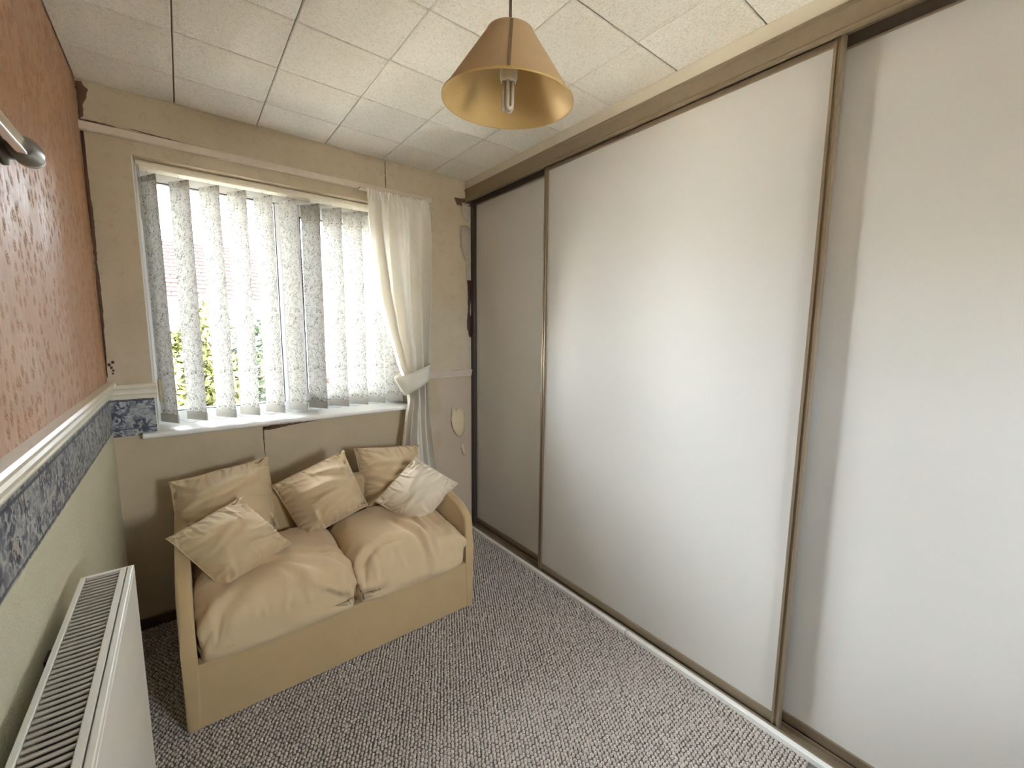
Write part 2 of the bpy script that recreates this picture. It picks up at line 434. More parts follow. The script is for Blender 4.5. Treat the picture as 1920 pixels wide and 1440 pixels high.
# ---- torn paper, stains, corner shading and cracks on the window wall (thin curled sheets with their own outline)
def sheet(name, pts, lift, mat, parent=wb, y=D):
    """outline (x,z) list -> thin curled fan; lift = how far each outline point stands off the wall"""
    rnd = random.Random(len(pts)*31+int(pts[0][1]*1000)); q0 = list(zip(pts, lift if isinstance(lift, list) else [lift]*len(pts))); pts, lift = [], []
    for i, (p, h) in enumerate(q0):
        p2, h2 = q0[(i+1) % len(q0)]; m = max(1, int(math.hypot(p2[0]-p[0], p2[1]-p[1])/.012))
        for k in range(m):
            w = k/m; j = .0022 if m > 1 else 0
            pts.append((min(1.846, max(.001, p[0]+(p2[0]-p[0])*w+rnd.uniform(-j, j))), p[1]+(p2[1]-p[1])*w+rnd.uniform(-j, j))); lift.append(h+(h2-h)*w)
    cx = sum(p[0] for p in pts)/len(pts); cz = sum(p[1] for p in pts)/len(pts)
    v = []; n = len(pts)
    lf = lift if isinstance(lift, list) else [lift]*n
    for p, h in zip(pts, lf): v.append((p[0], y-.0012-h, p[1]))
    for p, h in zip(pts, lf): v.append((p[0]*.5+cx*.5, y-.0016-h*.4, p[1]*.5+cz*.5))
    v.append((cx, y-.0018, cz))
    f = []
    for i in range(n):
        j = (i+1) % n; f += [(i, j, n+j, n+i), (n+i, n+j, 2*n)]
    o = pyd(name, v, f, mat, parent)
    s = o.modifiers.new('thick', 'SOLIDIFY'); s.thickness = .0008
    return o
sheet('torn_paper_flap', [(1.672, .875), (1.70, .845), (1.735, .86), (1.77, .84), (1.776, .70), (1.745, .655), (1.70, .675), (1.672, .72), (1.660, .79)], [.002, .004, .002, 0, 0, .006, .014, .012, .006], 'paper_cream')
sheet('torn_paper_flap', [(1.735, .60), (1.755, .615), (1.772, .56), (1.772, .515), (1.752, .53)], [.006, .002, 0, 0, .01], 'paper_cream')
sheet('torn_paper_flap', [(1.742, 2.065), (1.788, 2.075), (1.836, 2.05), (1.842, 1.90), (1.822, 1.83), (1.768, 1.86), (1.740, 1.95)], [.012, .008, 0, 0, .004, .012, .015], 'paper_torn')
sheet('torn_paper_flap', [(1.756, 2.215), (1.842, 2.215), (1.842, 2.10), (1.792, 2.095), (1.760, 2.13)], [.004, 0, 0, .012, .010], 'paper_torn')
sheet('torn_paper_flap', [(1.786, 1.82), (1.828, 1.83), (1.842, 1.74), (1.842, 1.48), (1.808, 1.46), (1.792, 1.60)], .001, 'paper_torn')
sheet('exposed_paint_patch', [(1.796, 1.72), (1.842, 1.725), (1.842, 1.36), (1.812, 1.34), (1.792, 1.42), (1.800, 1.55)], .0022, 'maroon')
sheet('exposed_paint_patch', [(1.700, 2.235), (1.842, 2.245), (1.842, 2.205), (1.776, 2.19), (1.716, 2.195)], .0015, 'dark_brown')
sheet('corner_stain_shading', [(.002, 2.340), (.018, 2.343), (.036, 2.318), (.028, 2.285), (.018, 2.255), (.016, 2.215), (.002, 2.20)], .0005, 'dark_brown')
sheet('corner_stain_shading', [(.002, 2.158), (.012, 2.155), (.009, 2.02), (.013, 1.85), (.010, 1.65), (.011, 1.45), (.006, 1.28), (.002, 1.17)], .0004, 'dark_brown')  # dark brown shading down the paper edge, laid on as a coloured sheet
sheet('corner_stain_shading', [(.002, 2.202), (.05, 2.205), (.11, 2.199), (.06, 2.196), (.002, 2.195)], .0006, 'dark_brown')
for sx, sz, sr in ((.012, 1.228, .006), (.024, 1.238, .006), (.018, 1.215, .005), (.023, 1.203, .0045), (.021, 1.19, .004)):
    sheet('corner_stain_shading', [(sx+sr*math.cos(a*1.05), sz+sr*1.2*math.sin(a*1.05)) for a in range(6)], .0004, 'maroon')
sheet('plaster_crack', [(1.246, 2.345), (1.249, 2.345), (1.2485, 2.27), (1.250, 2.20), (1.247, 2.20), (1.2455, 2.27)], .0002, 'dark_brown')
sheet('plaster_crack', [(.150, 2.205), (.23, 2.200), (.33, 2.197), (.23, 2.203)], .0003, 'dark_brown')
sheet('plaster_crack', [(.56, .884), (.60, .889), (.72, .889), (.82, .888), (.70, .880), (.60, .868), (.562, .868)], .0004, 'dark_brown')
sheet('plaster_crack', [(.559, .885), (.562, .885), (.5625, .80), (.562, .72), (.5595, .80)], .0002, 'dark_brown')

# ---- window: uPVC frame with a fixed light and a casement
wi = empty('window_1', ((WX0+WX1)/2, D+.16, WZ0)); tag(wi, 'white plastic double glazed window with fixed pane and casement', 'window', kind='structure')
FY0, FY1 = D+.145, D+.205
def ring(name, x0, x1, z0, z1, t, y0, y1, mat, parent, bev=.004):
    bm = bmesh.new(); l = parent_loc(parent); tl, tr, tb, tt = t if isinstance(t, tuple) else (t,)*4
    for a in ((x0, x0+tl, z0, z1), (x1-tr, x1, z0, z1), (x0+tl, x1-tr, z0, z0+tb), (x0+tl, x1-tr, z1-tt, z1)):
        abox(bm, a[0]-l[0], a[1]-l[0], y0-l[1], y1-l[1], a[2]-l[2], a[3]-l[2], bev)
    return bmo(name, bm, mat, parent)
fr = ring('window_frame', WX0, WX1, WZ0+.005, WZ1, (.066, .066, .066, .060), FY0, FY1, 'upvc', wi)
box('mullion', .692, .748, FY0, FY1, .985, 2.043, 'upvc', wi, .004)
gk = ring('gasket', .210, .695, .985, 2.047, .004, FY0-.001, FY0+.02, 'gasket', wi, 0)
box('glass_pane', .212, .694, FY0+.024, FY0+.030, .984, 2.045, 'glass', wi)
sa = ring('casement_sash', .742, 1.300, .978, 2.050, (.068, .068, .052, .060), FY0-.018, FY1-.012, 'upvc', wi)
ring('gasket', .809, 1.233, 1.029, 1.991, .004, FY0-.0185, FY0+.01, 'gasket', sa, 0)
ring('gasket', .738, 1.304, .974, 2.054, .004, FY0-.0015, FY0+.01, 'gasket', sa, 0)
box('glass_pane', .810, 1.232, FY0+.010, FY0+.016, 1.030, 1.990, 'glass', sa)
hb = box('casement_handle', .770, .790, FY0-.034, FY0-.018, 1.43, 1.50, 'upvc', sa, .004)
sl = extrude_profile('window_sill', [(D+.15, .925), (D-.028, .921), (D-.036, .917), (D-.038, .909), (D-.036, .901), (D-.028, .897), (D+.001, .897), (D+.001, .9155), (D+.15, .9155)], 'x', .098, 1.40, 'sill', wi)
# the rendered reveals
box('reveal_lining', WX0-.0005, WX0+.0035, D+.001, FY0, WZ0+.01, WZ1, 'sill', wi)

w2 = empty('fill_window', ((VX0+VX1)/2, YB-.1, VZ0)); tag(w2, 'white framed window added for fill light behind the camera', 'window', kind='structure')  # unseen window, added to brighten the sofa and window wall
ring('window_frame', VX0, VX1, VZ0, VZ1, .055, YB-.12, YB-.06, 'upvc', w2)
box('mullion', 1.36, 1.40, YB-.12, YB-.06, VZ0+.05, VZ1-.05, 'upvc', w2, .004)
for a, b in ((VX0+.054, 1.361), (1.399, VX1-.054)): box('glass_pane', a, b, YB-.093, YB-.087, VZ0+.054, VZ1-.054, 'glass', w2)
box('window_sill', VX0-.04, VX1+.04, YB-.06, YB+.04, VZ0-.025, VZ0, 'sill', w2, .004)

# ================================================================== FITTED WARDROBE
wa = empty('sliding_wardrobe', (W+.05, .9, 0)); tag(wa, 'fitted wardrobe with three pale sliding doors in bronze frames', 'wardrobe')
WY0, WY1 = YB+.002, D-.002
box('fascia', W-.003, W+.10, WY0, WY1, 2.296, H, 'fascia', wa, .002)
hd = extrude_profile('header_track', [(W-.008, 2.297), (W-.008, 2.289), (W-.002, 2.284), (W-.002, 2.236), (W-.006, 2.231), (W-.006, 2.222), (W+.001, 2.219), (W+.004, 2.235), (W+.10, 2.235), (W+.10, 2.297)], 'y', WY0, WY1, 'bronze', wa)
box('track_divider', W+.045, W+.049, WY0, WY1, 2.205, 2.236, 'track_dark', hd)
bt = extrude_profile('bottom_track', [(W+.004, .0), (W+.004, .020), (W+.008, .024), (W+.012, .024), (W+.012, .012), (W+.048, .012), (W+.048, .026), (W+.052, .026), (W+.052, .012), (W+.10, .012), (W+.10, 0)], 'y', WY0, WY1, 'bronze', wa)
fs = None
for a, b in ((WY0, 1.068), (1.071, WY1)):
    v = box('floor_strip', W-.016, W+.004, a, b, 0, .024, 'sill', wa, .003); v['label'] = 'white painted timber strip along the carpet edge'
box('end_post', W+.040, W+.064, D-.034, D-.002, .012, 2.235, 'track_dark', wa)
def door(y0, y1, xf, z0, z1, lab, stiles):
    d = box('sliding_door', xf+.004, xf+.016, y0+.004, y1-.004, z0+.01, z1-.004, 'door', wa, .0015)
    d['label'] = lab
    for yy in stiles:
        w = .024; s = 1 if yy == y0 else -1
        a, b = (yy, yy+w) if s > 0 else (yy-w, yy)
        # H-shaped extrusion: two lips with a groove
        pr = [(xf-.006, a), (xf-.006, a+.007), (xf-.001, a+.009), (xf-.001, b-.009), (xf-.006, b-.007), (xf-.006, b), (xf+.022, b), (xf+.022, a)]
        l = parent_loc(wa); v = [(q[0]-l[0], q[1]-l[1], z) for z in (z0-.03, z1+.01) for q in pr]; n = len(pr)
        f = [(i, (i+1) % n, n+(i+1) % n, n+i) for i in range(n)]+[tuple(range(n))[::-1], tuple(range(n, 2*n))]
        o = pyd('door_stile', v, f, 'bronze', d, False)
    box('bottom_rail', xf-.002, xf+.020, y0+.002, y1-.002, z0-.012, z0+.024, 'bronze', d, .002)
    box('top_rail', xf-.002, xf+.020, y0+.002, y1-.002, z1-.016, z1+.004, 'bronze', d, .002)
    return d
door(1.66, D-.028, W+.062, .034, 2.222, 'narrow-looking far sliding panel beside the window wall', (1.66,))
door(.448, 1.705, W+.022, .034, 2.222, 'wide middle sliding panel in front of its neighbours', (.448, 1.705))
door(YB+.03, .50, W+.062, .034, 2.222, 'near sliding panel set back behind the middle one', ())

# ================================================================== SOFA
SX0, SX1, SY0, SY1 = .185, 1.337, 1.672, 2.295
so = empty('sofa', ((SX0+SX1)/2, (SY0+SY1)/2, 0)); tag(so, 'small beige two-seater sofa below the window', 'sofa')
def arm(xa, xb, sgn):
    # side profile (y,z): front post, rounded shoulder, slope up to the back
    prof = [(SY0+.003, .006), (SY0, .02), (SY0, .30), (SY0+.002, .44), (SY0+.012, .475), (SY0+.035, .497), (SY0+.09, .515), (SY0+.22, .545), (SY0+.40, .575), (SY0+.52, .592), (SY1-.05, .602), (SY1-.02, .598), (SY1, .575), (SY1, .30), (SY1, .006)]
    bm = bmesh.new(); l = parent_loc(so); n = len(prof)
    va = [bm.verts.new((xa-l[0], y-l[1], z)) for y, z in prof]; vb = [bm.verts.new((xb-l[0], y-l[1], z)) for y, z in prof]
    for i in range(n): bm.faces.new((va[i], va[(i+1) % n], vb[(i+1) % n], vb[i]))
    fa = bm.faces.new(va); fb = bm.faces.new(vb[::-1])
    es = list(fa.edges)+list(fb.edges)
    bmesh.ops.bevel(bm, geom=es, offset=.014, segments=4, affect='EDGES', profile=.5)
    bmesh.ops.triangulate(bm, faces=[f for f in bm.faces if len(f.verts) > 4])
    o = bmo('arm', bm, 'sofa', so, True); return o
arm(SX0, SX0+.044, 1); arm(SX1-.044, SX1, -1)
box('base_panel', SX0+.008, SX1-.008, SY0+.003, SY0+.05, .006, .243, 'sofa', so, .008, 3)
box('seat_deck', SX0+.04, SX1-.04, SY0+.04, SY1-.02, .15, .235, 'sofa', so, .005)
bm = bmesh.new(); l = parent_loc(so)
abox(bm, SX0+.03-l[0], SX1-.03-l[0], SY1-.10-l[1], SY1-l[1], .01, .612, .03, 4)
bmo('back_panel', bm, 'sofa', so, True)
box('hem_shadow_foot', SX0+.03, SX0+.07, SY0+.03, SY0+.07, 0, .02, 'skirting', so)  # front left foot, a small dark brown block
for o_ in [o_ for o_ in so.children if o_.name.startswith('hem_shadow')]: o_.name = 'foot'
for fx, fy in ((SX1-.07, SY0+.03), (SX0+.03, SY1-.07), (SX1-.07, SY1-.07)):
    box('foot', fx, fx+.04, fy, fy+.04, 0, .02, 'skirting', so)

# ---- a small cloth solver: an inflated, slightly oversized cover wrinkles by itself
def cloth(X, pairs, tris, fixed, steps, press, clamp=None, force=None, seed=0, soft=.30, iters=4):
    """pairs: list of (i, j, rest, stretch k, squash k) batches with no vertex twice in one batch"""
    X = X.copy(); Vv = np.zeros_like(X); nV = len(X); w = np.where(fixed, 0., 1.)
    a, b, c = tris.T; idx = np.concatenate([a, b, c])
    bt = []
    for (p, q, r, ks, kc) in pairs:
        ws = w[p]+w[q]; ok = ws > 0
        bt.append((p[ok], q[ok], r[ok], ks, kc, (w[p]/np.maximum(ws, 1e-9))[ok, None], (w[q]/np.maximum(ws, 1e-9))[ok, None]))
    for st in range(steps):
        nrm = np.cross(X[b]-X[a], X[c]-X[a]); n3 = np.concatenate([nrm, nrm, nrm])
        F = np.stack([np.bincount(idx, n3[:, k], nV) for k in range(3)], 1)*press(X)[:, None]
        if force is not None: F = F+force(X)
        Xn = X+(Vv*.93+F)*w[:, None]
        for it in range(iters):
            for p, q, r, ks, kc, wp, wq in bt:
                d = Xn[q]-Xn[p]; L = np.sqrt((d*d).sum(1))+1e-9; e = (L-r)/L
                e = np.where(e > 0, e*ks, e*kc)[:, None]*d
                Xn[p] += e*wp; Xn[q] -= e*wq
            if clamp is not None: Xn = clamp(Xn)
        Vv = Xn-X; X = Xn
    return X
def grid_pairs(id2, closed, X0, scale, bend=.12, jit=None):
    """constraint batches for a rectangular index grid (rows x cols)"""
    out = []; nr, nc = id2.shape
    def add(A, B, ks, kc, sc):
        A = A.ravel(); B = B.ravel(); 
        if len(A): out.append((A, B, np.linalg.norm(X0[A]-X0[B], axis=1)*sc, ks, kc))
    for o in (0, 1):
        add(id2[:, o:nc-1:2], id2[:, o+1:nc:2], .95, .04, scale); add(id2[o:nr-1:2, :], id2[o+1:nr:2, :], .95, .04, scale)
    for o in (0, 1):
        add(id2[o:nr-1:2, :-1], id2[o+1:nr:2, 1:], .25, .02, scale); add(id2[o:nr-1:2, 1:], id2[o+1:nr:2, :-1], .25, .02, scale)
    if bend:
        for st in (2,):
            for o in range(2*st):
                ii = [k for k in range(nc-st) if k % (2*st) == o]
                if ii: add(id2[:, ii], id2[:, [k+st for k in ii]], .0, bend, scale)
                ii = [k for k in range(nr-st) if k % (2*st) == o]
                if ii: add(id2[ii, :], id2[[k+st for k in ii], :], .0, bend, scale)
    return out
def smooth_grid(X, id2, k=.3):
    G = X[id2]; 
    for ax in (0, 1):
        S_ = G.copy(); sl_ = [slice(None)]*3; a_ = list(sl_); b_ = list(sl_); c_ = list(sl_)
        a_[ax] = slice(0, -2); b_[ax] = slice(1, -1); c_[ax] = slice(2, None)
        S_[tuple(b_)] = G[tuple(b_)]*(1-k)+(G[tuple(a_)]+G[tuple(c_)])*k/2; G = S_
    Y = X.copy(); Y[id2[1:-1, 1:-1]] = G[1:-1, 1:-1]; return Y

def upsample(G, k):
    for ax in (0, 1):
        n = G.shape[ax]; x = np.linspace(0, n-1, (n-1)*k+1); i1 = np.clip(np.floor(x).astype(int), 0, n-2); f = x-i1
        sh = [1, 1, 1]; sh[ax] = -1; f = f.reshape(sh)
        g = lambda o: np.take(G, np.clip(i1+o, 0, n-1), axis=ax)
        p0, p1, p2, p3 = g(-1), g(0), g(1), g(2)
        G = p1+.5*f*(p2-p0+f*(2*p0-5*p1+4*p2-p3+f*(3*(p1-p2)+p3-p0)))
    return G
def grid_normals(G):
    a = np.gradient(G, axis=1); b = np.gradient(G, axis=0); n = np.cross(a, b)
    return n/np.maximum(np.linalg.norm(n, axis=2, keepdims=True), 1e-9)
def fold_field(U, V, folds):
    """folds: (ax, ay, bx, by, height, width, kind) drawn on the cover; kind 'e' dies away from its start, 'm' at both ends"""
    d = np.zeros_like(U)
    for ax, ay, bx, by, am, wd_, kind in folds:
        dx, dy = bx-ax, by-ay; L = math.hypot(dx, dy)
        t = ((U-ax)*dx+(V-ay)*dy)/L**2; s_ = ((U-ax)*dy-(V-ay)*dx)/L
        s_ = s_+.10*L*np.sin(t*3.0+ax*9+by*5)*np.clip(t, 0, 1)        # folds wander a little
        tc = np.clip(t, 0, 1); over = np.maximum(np.abs(t-tc)*L-.01, 0)
        tp = (1-tc)**.9 if kind == 'e' else np.sin(np.pi*np.clip(tc*.9+.05, 0, 1))**.7
        w_ = wd_*(.75+.6*tc)
        d += am*tp*np.exp(-(over/wd_)**2)*(np.exp(-(s_/w_)**2)-.75*np.exp(-((s_-1.7*w_)/(1.0*w_))**2))
    return d
def edge_folds(rng, n, amp, wd_, lmin, lmax, sides='lrbt', lim=1.0):
    out = []
    for sd in sides:
        for k in range(n):
            p = -1+2*(k+rng.uniform(.1, .9))/n; L = rng.uniform(lmin, lmax)*(1 if rng.random() < .7 else 1.5); tl = rng.uniform(-.35, .35)-p*.35
            a = rng.uniform(.5, 1.2)*amp; w = wd_*rng.uniform(.7, 1.3)
            q = {'l': (-lim, p, -lim+L, p+tl*L), 'r': (lim, p, lim-L, p+tl*L), 'b': (p, -lim, p+tl*L, -lim+L), 't': (p, lim, p+tl*L, lim-L)}[sd]
            out.append((*q, a, w, 'e'))
    return out
def corner_folds(rng, n, amp, wd_):
    out = []
    for cx in (-1, 1):
        for cy in (-1, 1):
            for k in range(n):
                a = math.radians(45+rng.uniform(-38, 38)); L = rng.uniform(.5, 1.1)
                out.append((cx*.97, cy*.97, cx*(.97-L*math.cos(a)), cy*(.97-L*math.sin(a)), amp*rng.uniform(.6, 1.2), wd_*rng.uniform(.8, 1.4), 'e'))
    return out
def seat_cushion(x0, x1, y0, y1, z0, hgt, seed, creases):
    nx, ny, nz = 46, 46, 11
    hx, hy = (x1-x0)/2, (y1-y0)/2; rng = np.random.default_rng(seed)
    # one wrapped sheet: top plus the four sides hanging from it, rounded at the rim
    N = nx+2*nz; M = ny+2*nz
    def prof(n, nn, h):
        a = np.arange(n)-nz; k = np.clip(a, 0, nn-1); pos = (k/(nn-1)*2-1)*h
        drop = np.where(a < 0, -a, np.where(a > nn-1, a-(nn-1), 0))/nz*hgt
        return pos, drop
    px, dx_ = prof(N, nx, hx); py, dy_ = prof(M, ny, hy)
    PX, PY = np.meshgrid(px, py); DX, DY = np.meshgrid(dx_, dy_)
    Z = hgt-np.minimum(np.maximum(DX, DY), hgt)
    both = (DX > 0) & (DY > 0)
    V0 = np.stack([PX, PY, Z], 2).reshape(-1, 3)
    id0 = np.arange(N*M).reshape(M, N)
    # corner squares collapse on to the vertical corner lines
    keyf = {}; remap = np.zeros(N*M, int); keep = []
    for t_, p_ in enumerate(np.round(V0, 6)):
        kk = tuple(p_)
        if kk not in keyf: keyf[kk] = len(keep); keep.append(t_)
        remap[t_] = keyf[kk]
    X0 = V0[keep]; id2 = remap[id0]
    quads = []
    for r_ in range(M-1):
        for c_ in range(N-1):
            if both[r_, c_] and both[r_+1, c_+1] and both[r_, c_+1] and both[r_+1, c_]: continue
            qd = [id2[r_, c_], id2[r_, c_+1], id2[r_+1, c_+1], id2[r_+1, c_]]
            qd = [v_ for n_, v_ in enumerate(qd) if v_ != qd[n_-1]]
            if len(set(qd)) >= 3 and len(set(qd)) == len(qd): quads.append(qd)
    tr = np.array([t_ for qd in quads for t_ in ((qd[0], qd[1], qd[2]),)+(((qd[0], qd[2], qd[3]),) if len(qd) == 4 else ())])
    # edges straight from the faces, coloured greedily into batches
    es = set()
    for qd in quads:
        for n_ in range(len(qd)): es.add((min(qd[n_-1], qd[n_]), max(qd[n_-1], qd[n_])))
        if len(qd) == 4: es.add((min(qd[0], qd[2]), max(qd[0], qd[2]))); es.add((min(qd[1], qd[3]), max(qd[1], qd[3])))
    used = {}; bat = {}
    for e_ in sorted(es):
        k_ = 0
        ua = used.setdefault(e_[0], set()); ub = used.setdefault(e_[1], set())
        while k_ in ua or k_ in ub: k_ += 1
        ua.add(k_); ub.add(k_); bat.setdefault(k_, []).append(e_)
    pairs = []
    for k_ in bat:
        e_ = np.array(bat[k_]); mid = (X0[e_[:, 0]]+X0[e_[:, 1]])/2
        loose = 1.055+.05*np.sin(mid[:, 0]*19+seed)*np.sin(mid[:, 1]*17+seed*2)
        pairs.append((e_[:, 0], e_[:, 1], np.linalg.norm(X0[e_[:, 0]]-X0[e_[:, 1]], axis=1)*loose, .95, .03))
    pairs += [b_ for b_ in grid_pairs(id2, False, X0, 1.05, .04)[8:] ]
    fixed = X0[:, 2] < 1e-4
    bx_, by_ = hx+.004, hy+.004
    def clamp(Xn):
        Xn[:, 0] = np.clip(Xn[:, 0], -bx_, bx_); Xn[:, 1] = np.clip(Xn[:, 1], -by_-.010, by_); Xn[:, 2] = np.clip(Xn[:, 2], 0, hgt+.075); return Xn
    def press(X): return np.full(len(X), .9)
    def force(X):
        F = np.zeros_like(X); F[:, 2] -= .00012
        return F
    X = X0+rng.normal(0, .0012, X0.shape)*(~fixed)[:, None]
    X = cloth(X, pairs, tr, fixed, 80, press, clamp, force, seed)
    l = parent_loc(so); off = np.array([(x0+x1)/2-l[0], (y0+y1)/2-l[1], z0-l[2]])
    G = X[id2]; K = 3; G = upsample(G, K)
    un = lambda n_, nn: (np.linspace(0, n_-1, (n_-1)*K+1)-nz)/(nn-1)*2-1
    U, V = np.meshgrid(un(N, nx), un(M, ny))
    # soften the upright corners
    cu_ = np.clip((np.abs(U)-.55)/.45, 0, 1)*np.clip((np.abs(V)-.55)/.45, 0, 1); G[:, :, 0] *= 1-.07*cu_**1.5; G[:, :, 1] *= 1-.07*cu_**1.5
    G[:, :, 2] -= .018*np.clip((np.abs(U)-.4)/.6, 0, 1)**2*(G[:, :, 2] > .05)+.020*cu_*(G[:, :, 2] > .05)
    f = creases+edge_folds(rng, 9, .0042, .05, .25, .6, 'lrb', 1.1)+edge_folds(rng, 6, .004, .06, .3, .6, 't')+corner_folds(rng, 3, .005, .06)
    d = fold_field(U, V, f)
    nn_ = np.array([[noise.noise(Vector((u_*2.1+seed, v_*2.1, 4.4))) for u_ in U[0, ::6]] for v_ in V[::6, 0]])
    lo = upsample(nn_[:, :, None], 6)[:, :, 0]; lo = lo[:d.shape[0], :d.shape[1]]
    lo = np.pad(lo, ((0, d.shape[0]-lo.shape[0]), (0, d.shape[1]-lo.shape[1])), mode='edge')
    d = d+.012*lo
    d *= np.clip(G[:, :, 2]/.035, 0, 1)
    G = G+grid_normals(G)*d[:, :, None]
    G[:, :, 0] = np.clip(G[:, :, 0], -hx-.006, hx+.006); G[:, :, 1] = np.clip(G[:, :, 1], -hy-.022, hy+.006)
    R_, C_ = G.shape[:2]
    fc = []
    bo_ = (np.abs(U) > 1.0) & (np.abs(V) > 1.0)
    for r_ in range(R_-1):
        for c_ in range(C_-1):
            if bo_[r_, c_] and bo_[r_+1, c_+1] and bo_[r_+1, c_] and bo_[r_, c_+1]: continue
            fc.append((r_*C_+c_, r_*C_+c_+1, (r_+1)*C_+c_+1, (r_+1)*C_+c_))
    me = bpy.data.meshes.new('seat_cushion'); me.from_pydata([tuple(v_) for v_ in (G+off).reshape(-1, 3)], [], fc)
    bm = bmesh.new(); bm.from_mesh(me); bmesh.ops.remove_doubles(bm, verts=bm.verts, dist=.0006)
    bmesh.ops.delete(bm, geom=[v_ for v_ in bm.verts if not v_.link_faces], context='VERTS'); bmesh.ops.recalc_face_normals(bm, faces=bm.faces); bm.to_mesh(me); bm.free()
    return link('seat_cushion', me, 'sofa_cush', so, True)
seat_cushion(SX0+.046, .766, SY0-.004, SY1-.10, .238, .135, 3, [
    (.05, -.30, .45, -1.0, .013, .07, 'm'), (.40, -.95, 1.0, -1.15, .013, .06, 'm'), (-.10, -.05, .80, -.75, .010, .07, 'm'),
    (.10, .15, .95, -.50, .008, .06, 'm'), (.45, -.30, 1.0, -.85, .009, .05, 'm'), (-.95, -1.2, -.55, -.45, .008, .07, 'm'), (-.6, -.1, .1, -.1, .006, .08, 'm')])
seat_cushion(.770, SX1-.046, SY0-.006, SY1-.10, .240, .138, 8, [
    (.02, -.05, .22, -1.35, .020, .06, 'm'), (.10, -.15, .30, -1.3, -.010, .05, 'm'), (-.95, -.80, -.35, -.45, .012, .06, 'm'), (-.98, -1.1, -.55, -1.25, .016, .06, 'm'),
    (.35, .05, .34, -1.1, .010, .05, 'm'), (.55, .10, .60, -1.0, .009, .05, 'm'), (.76, .05, .82, -.9, .009, .05, 'm'), (.15, .25, .9, .35, .008, .08, 'm'), (-.55, -.55, -.05, -.60, .009, .06, 'm')])

# ---- scatter cushions
def pillow_sim(seed, full):
    n = 44; a = .19; rng = np.random.default_rng(seed)
    g = np.linspace(-a, a, n); PX, PY = np.meshgrid(g, g)
    top = np.arange(n*n).reshape(n, n); bot = top.copy(); inner = np.zeros((n, n), bool); inner[1:-1, 1:-1] = True
    bot[inner] = n*n+np.arange(inner.sum())
    bump_ = .004*(1-(PX/a)**2)*(1-(PY/a)**2)
    Vt = np.stack([PX, PY, bump_], 2).reshape(-1, 3); Vb = np.stack([PX, PY, -bump_], 2)[inner]
    X0 = np.concatenate([Vt, Vb])
    quads = []
    for r_ in range(n-1):
        for c_ in range(n-1):
            quads.append((top[r_, c_], top[r_, c_+1], top[r_+1, c_+1], top[r_+1, c_])); quads.append((bot[r_, c_], bot[r_+1, c_], bot[r_+1, c_+1], bot[r_, c_+1]))
    q_ = np.array(quads); tr = np.concatenate([q_[:, [0, 1, 2]], q_[:, [0, 2, 3]]])
    pairs = []
    for t_, b_ in zip(grid_pairs(top, True, X0, 1.0, .05), grid_pairs(bot, True, X0, 1.0, .05)): pairs.append((np.concatenate([t_[0], b_[0]]), np.concatenate([t_[1], b_[1]]), np.concatenate([t_[2], b_[2]]), t_[3], t_[4]))
    fixed = np.zeros(len(X0), bool)
    def press(X): return full*(1-.9*X[:, 1]/a*.35)
    X = X0+rng.normal(0, .0010, X0.shape)
    X += (.004*np.sin(X[:, 0:1]*31+seed)*np.sin(X[:, 1:2]*27+seed*1.7))*np.array([[0, 0, 1.]])
    X = cloth(X, pairs, tr, fixed, 100, press, lambda Y: np.stack([Y[:, 0], Y[:, 1], np.clip(Y[:, 2], -.050, .062)], 1), None, seed)
    X = smooth_grid(smooth_grid(X, top, .2), bot, .2)
    return X, quads, top, bot
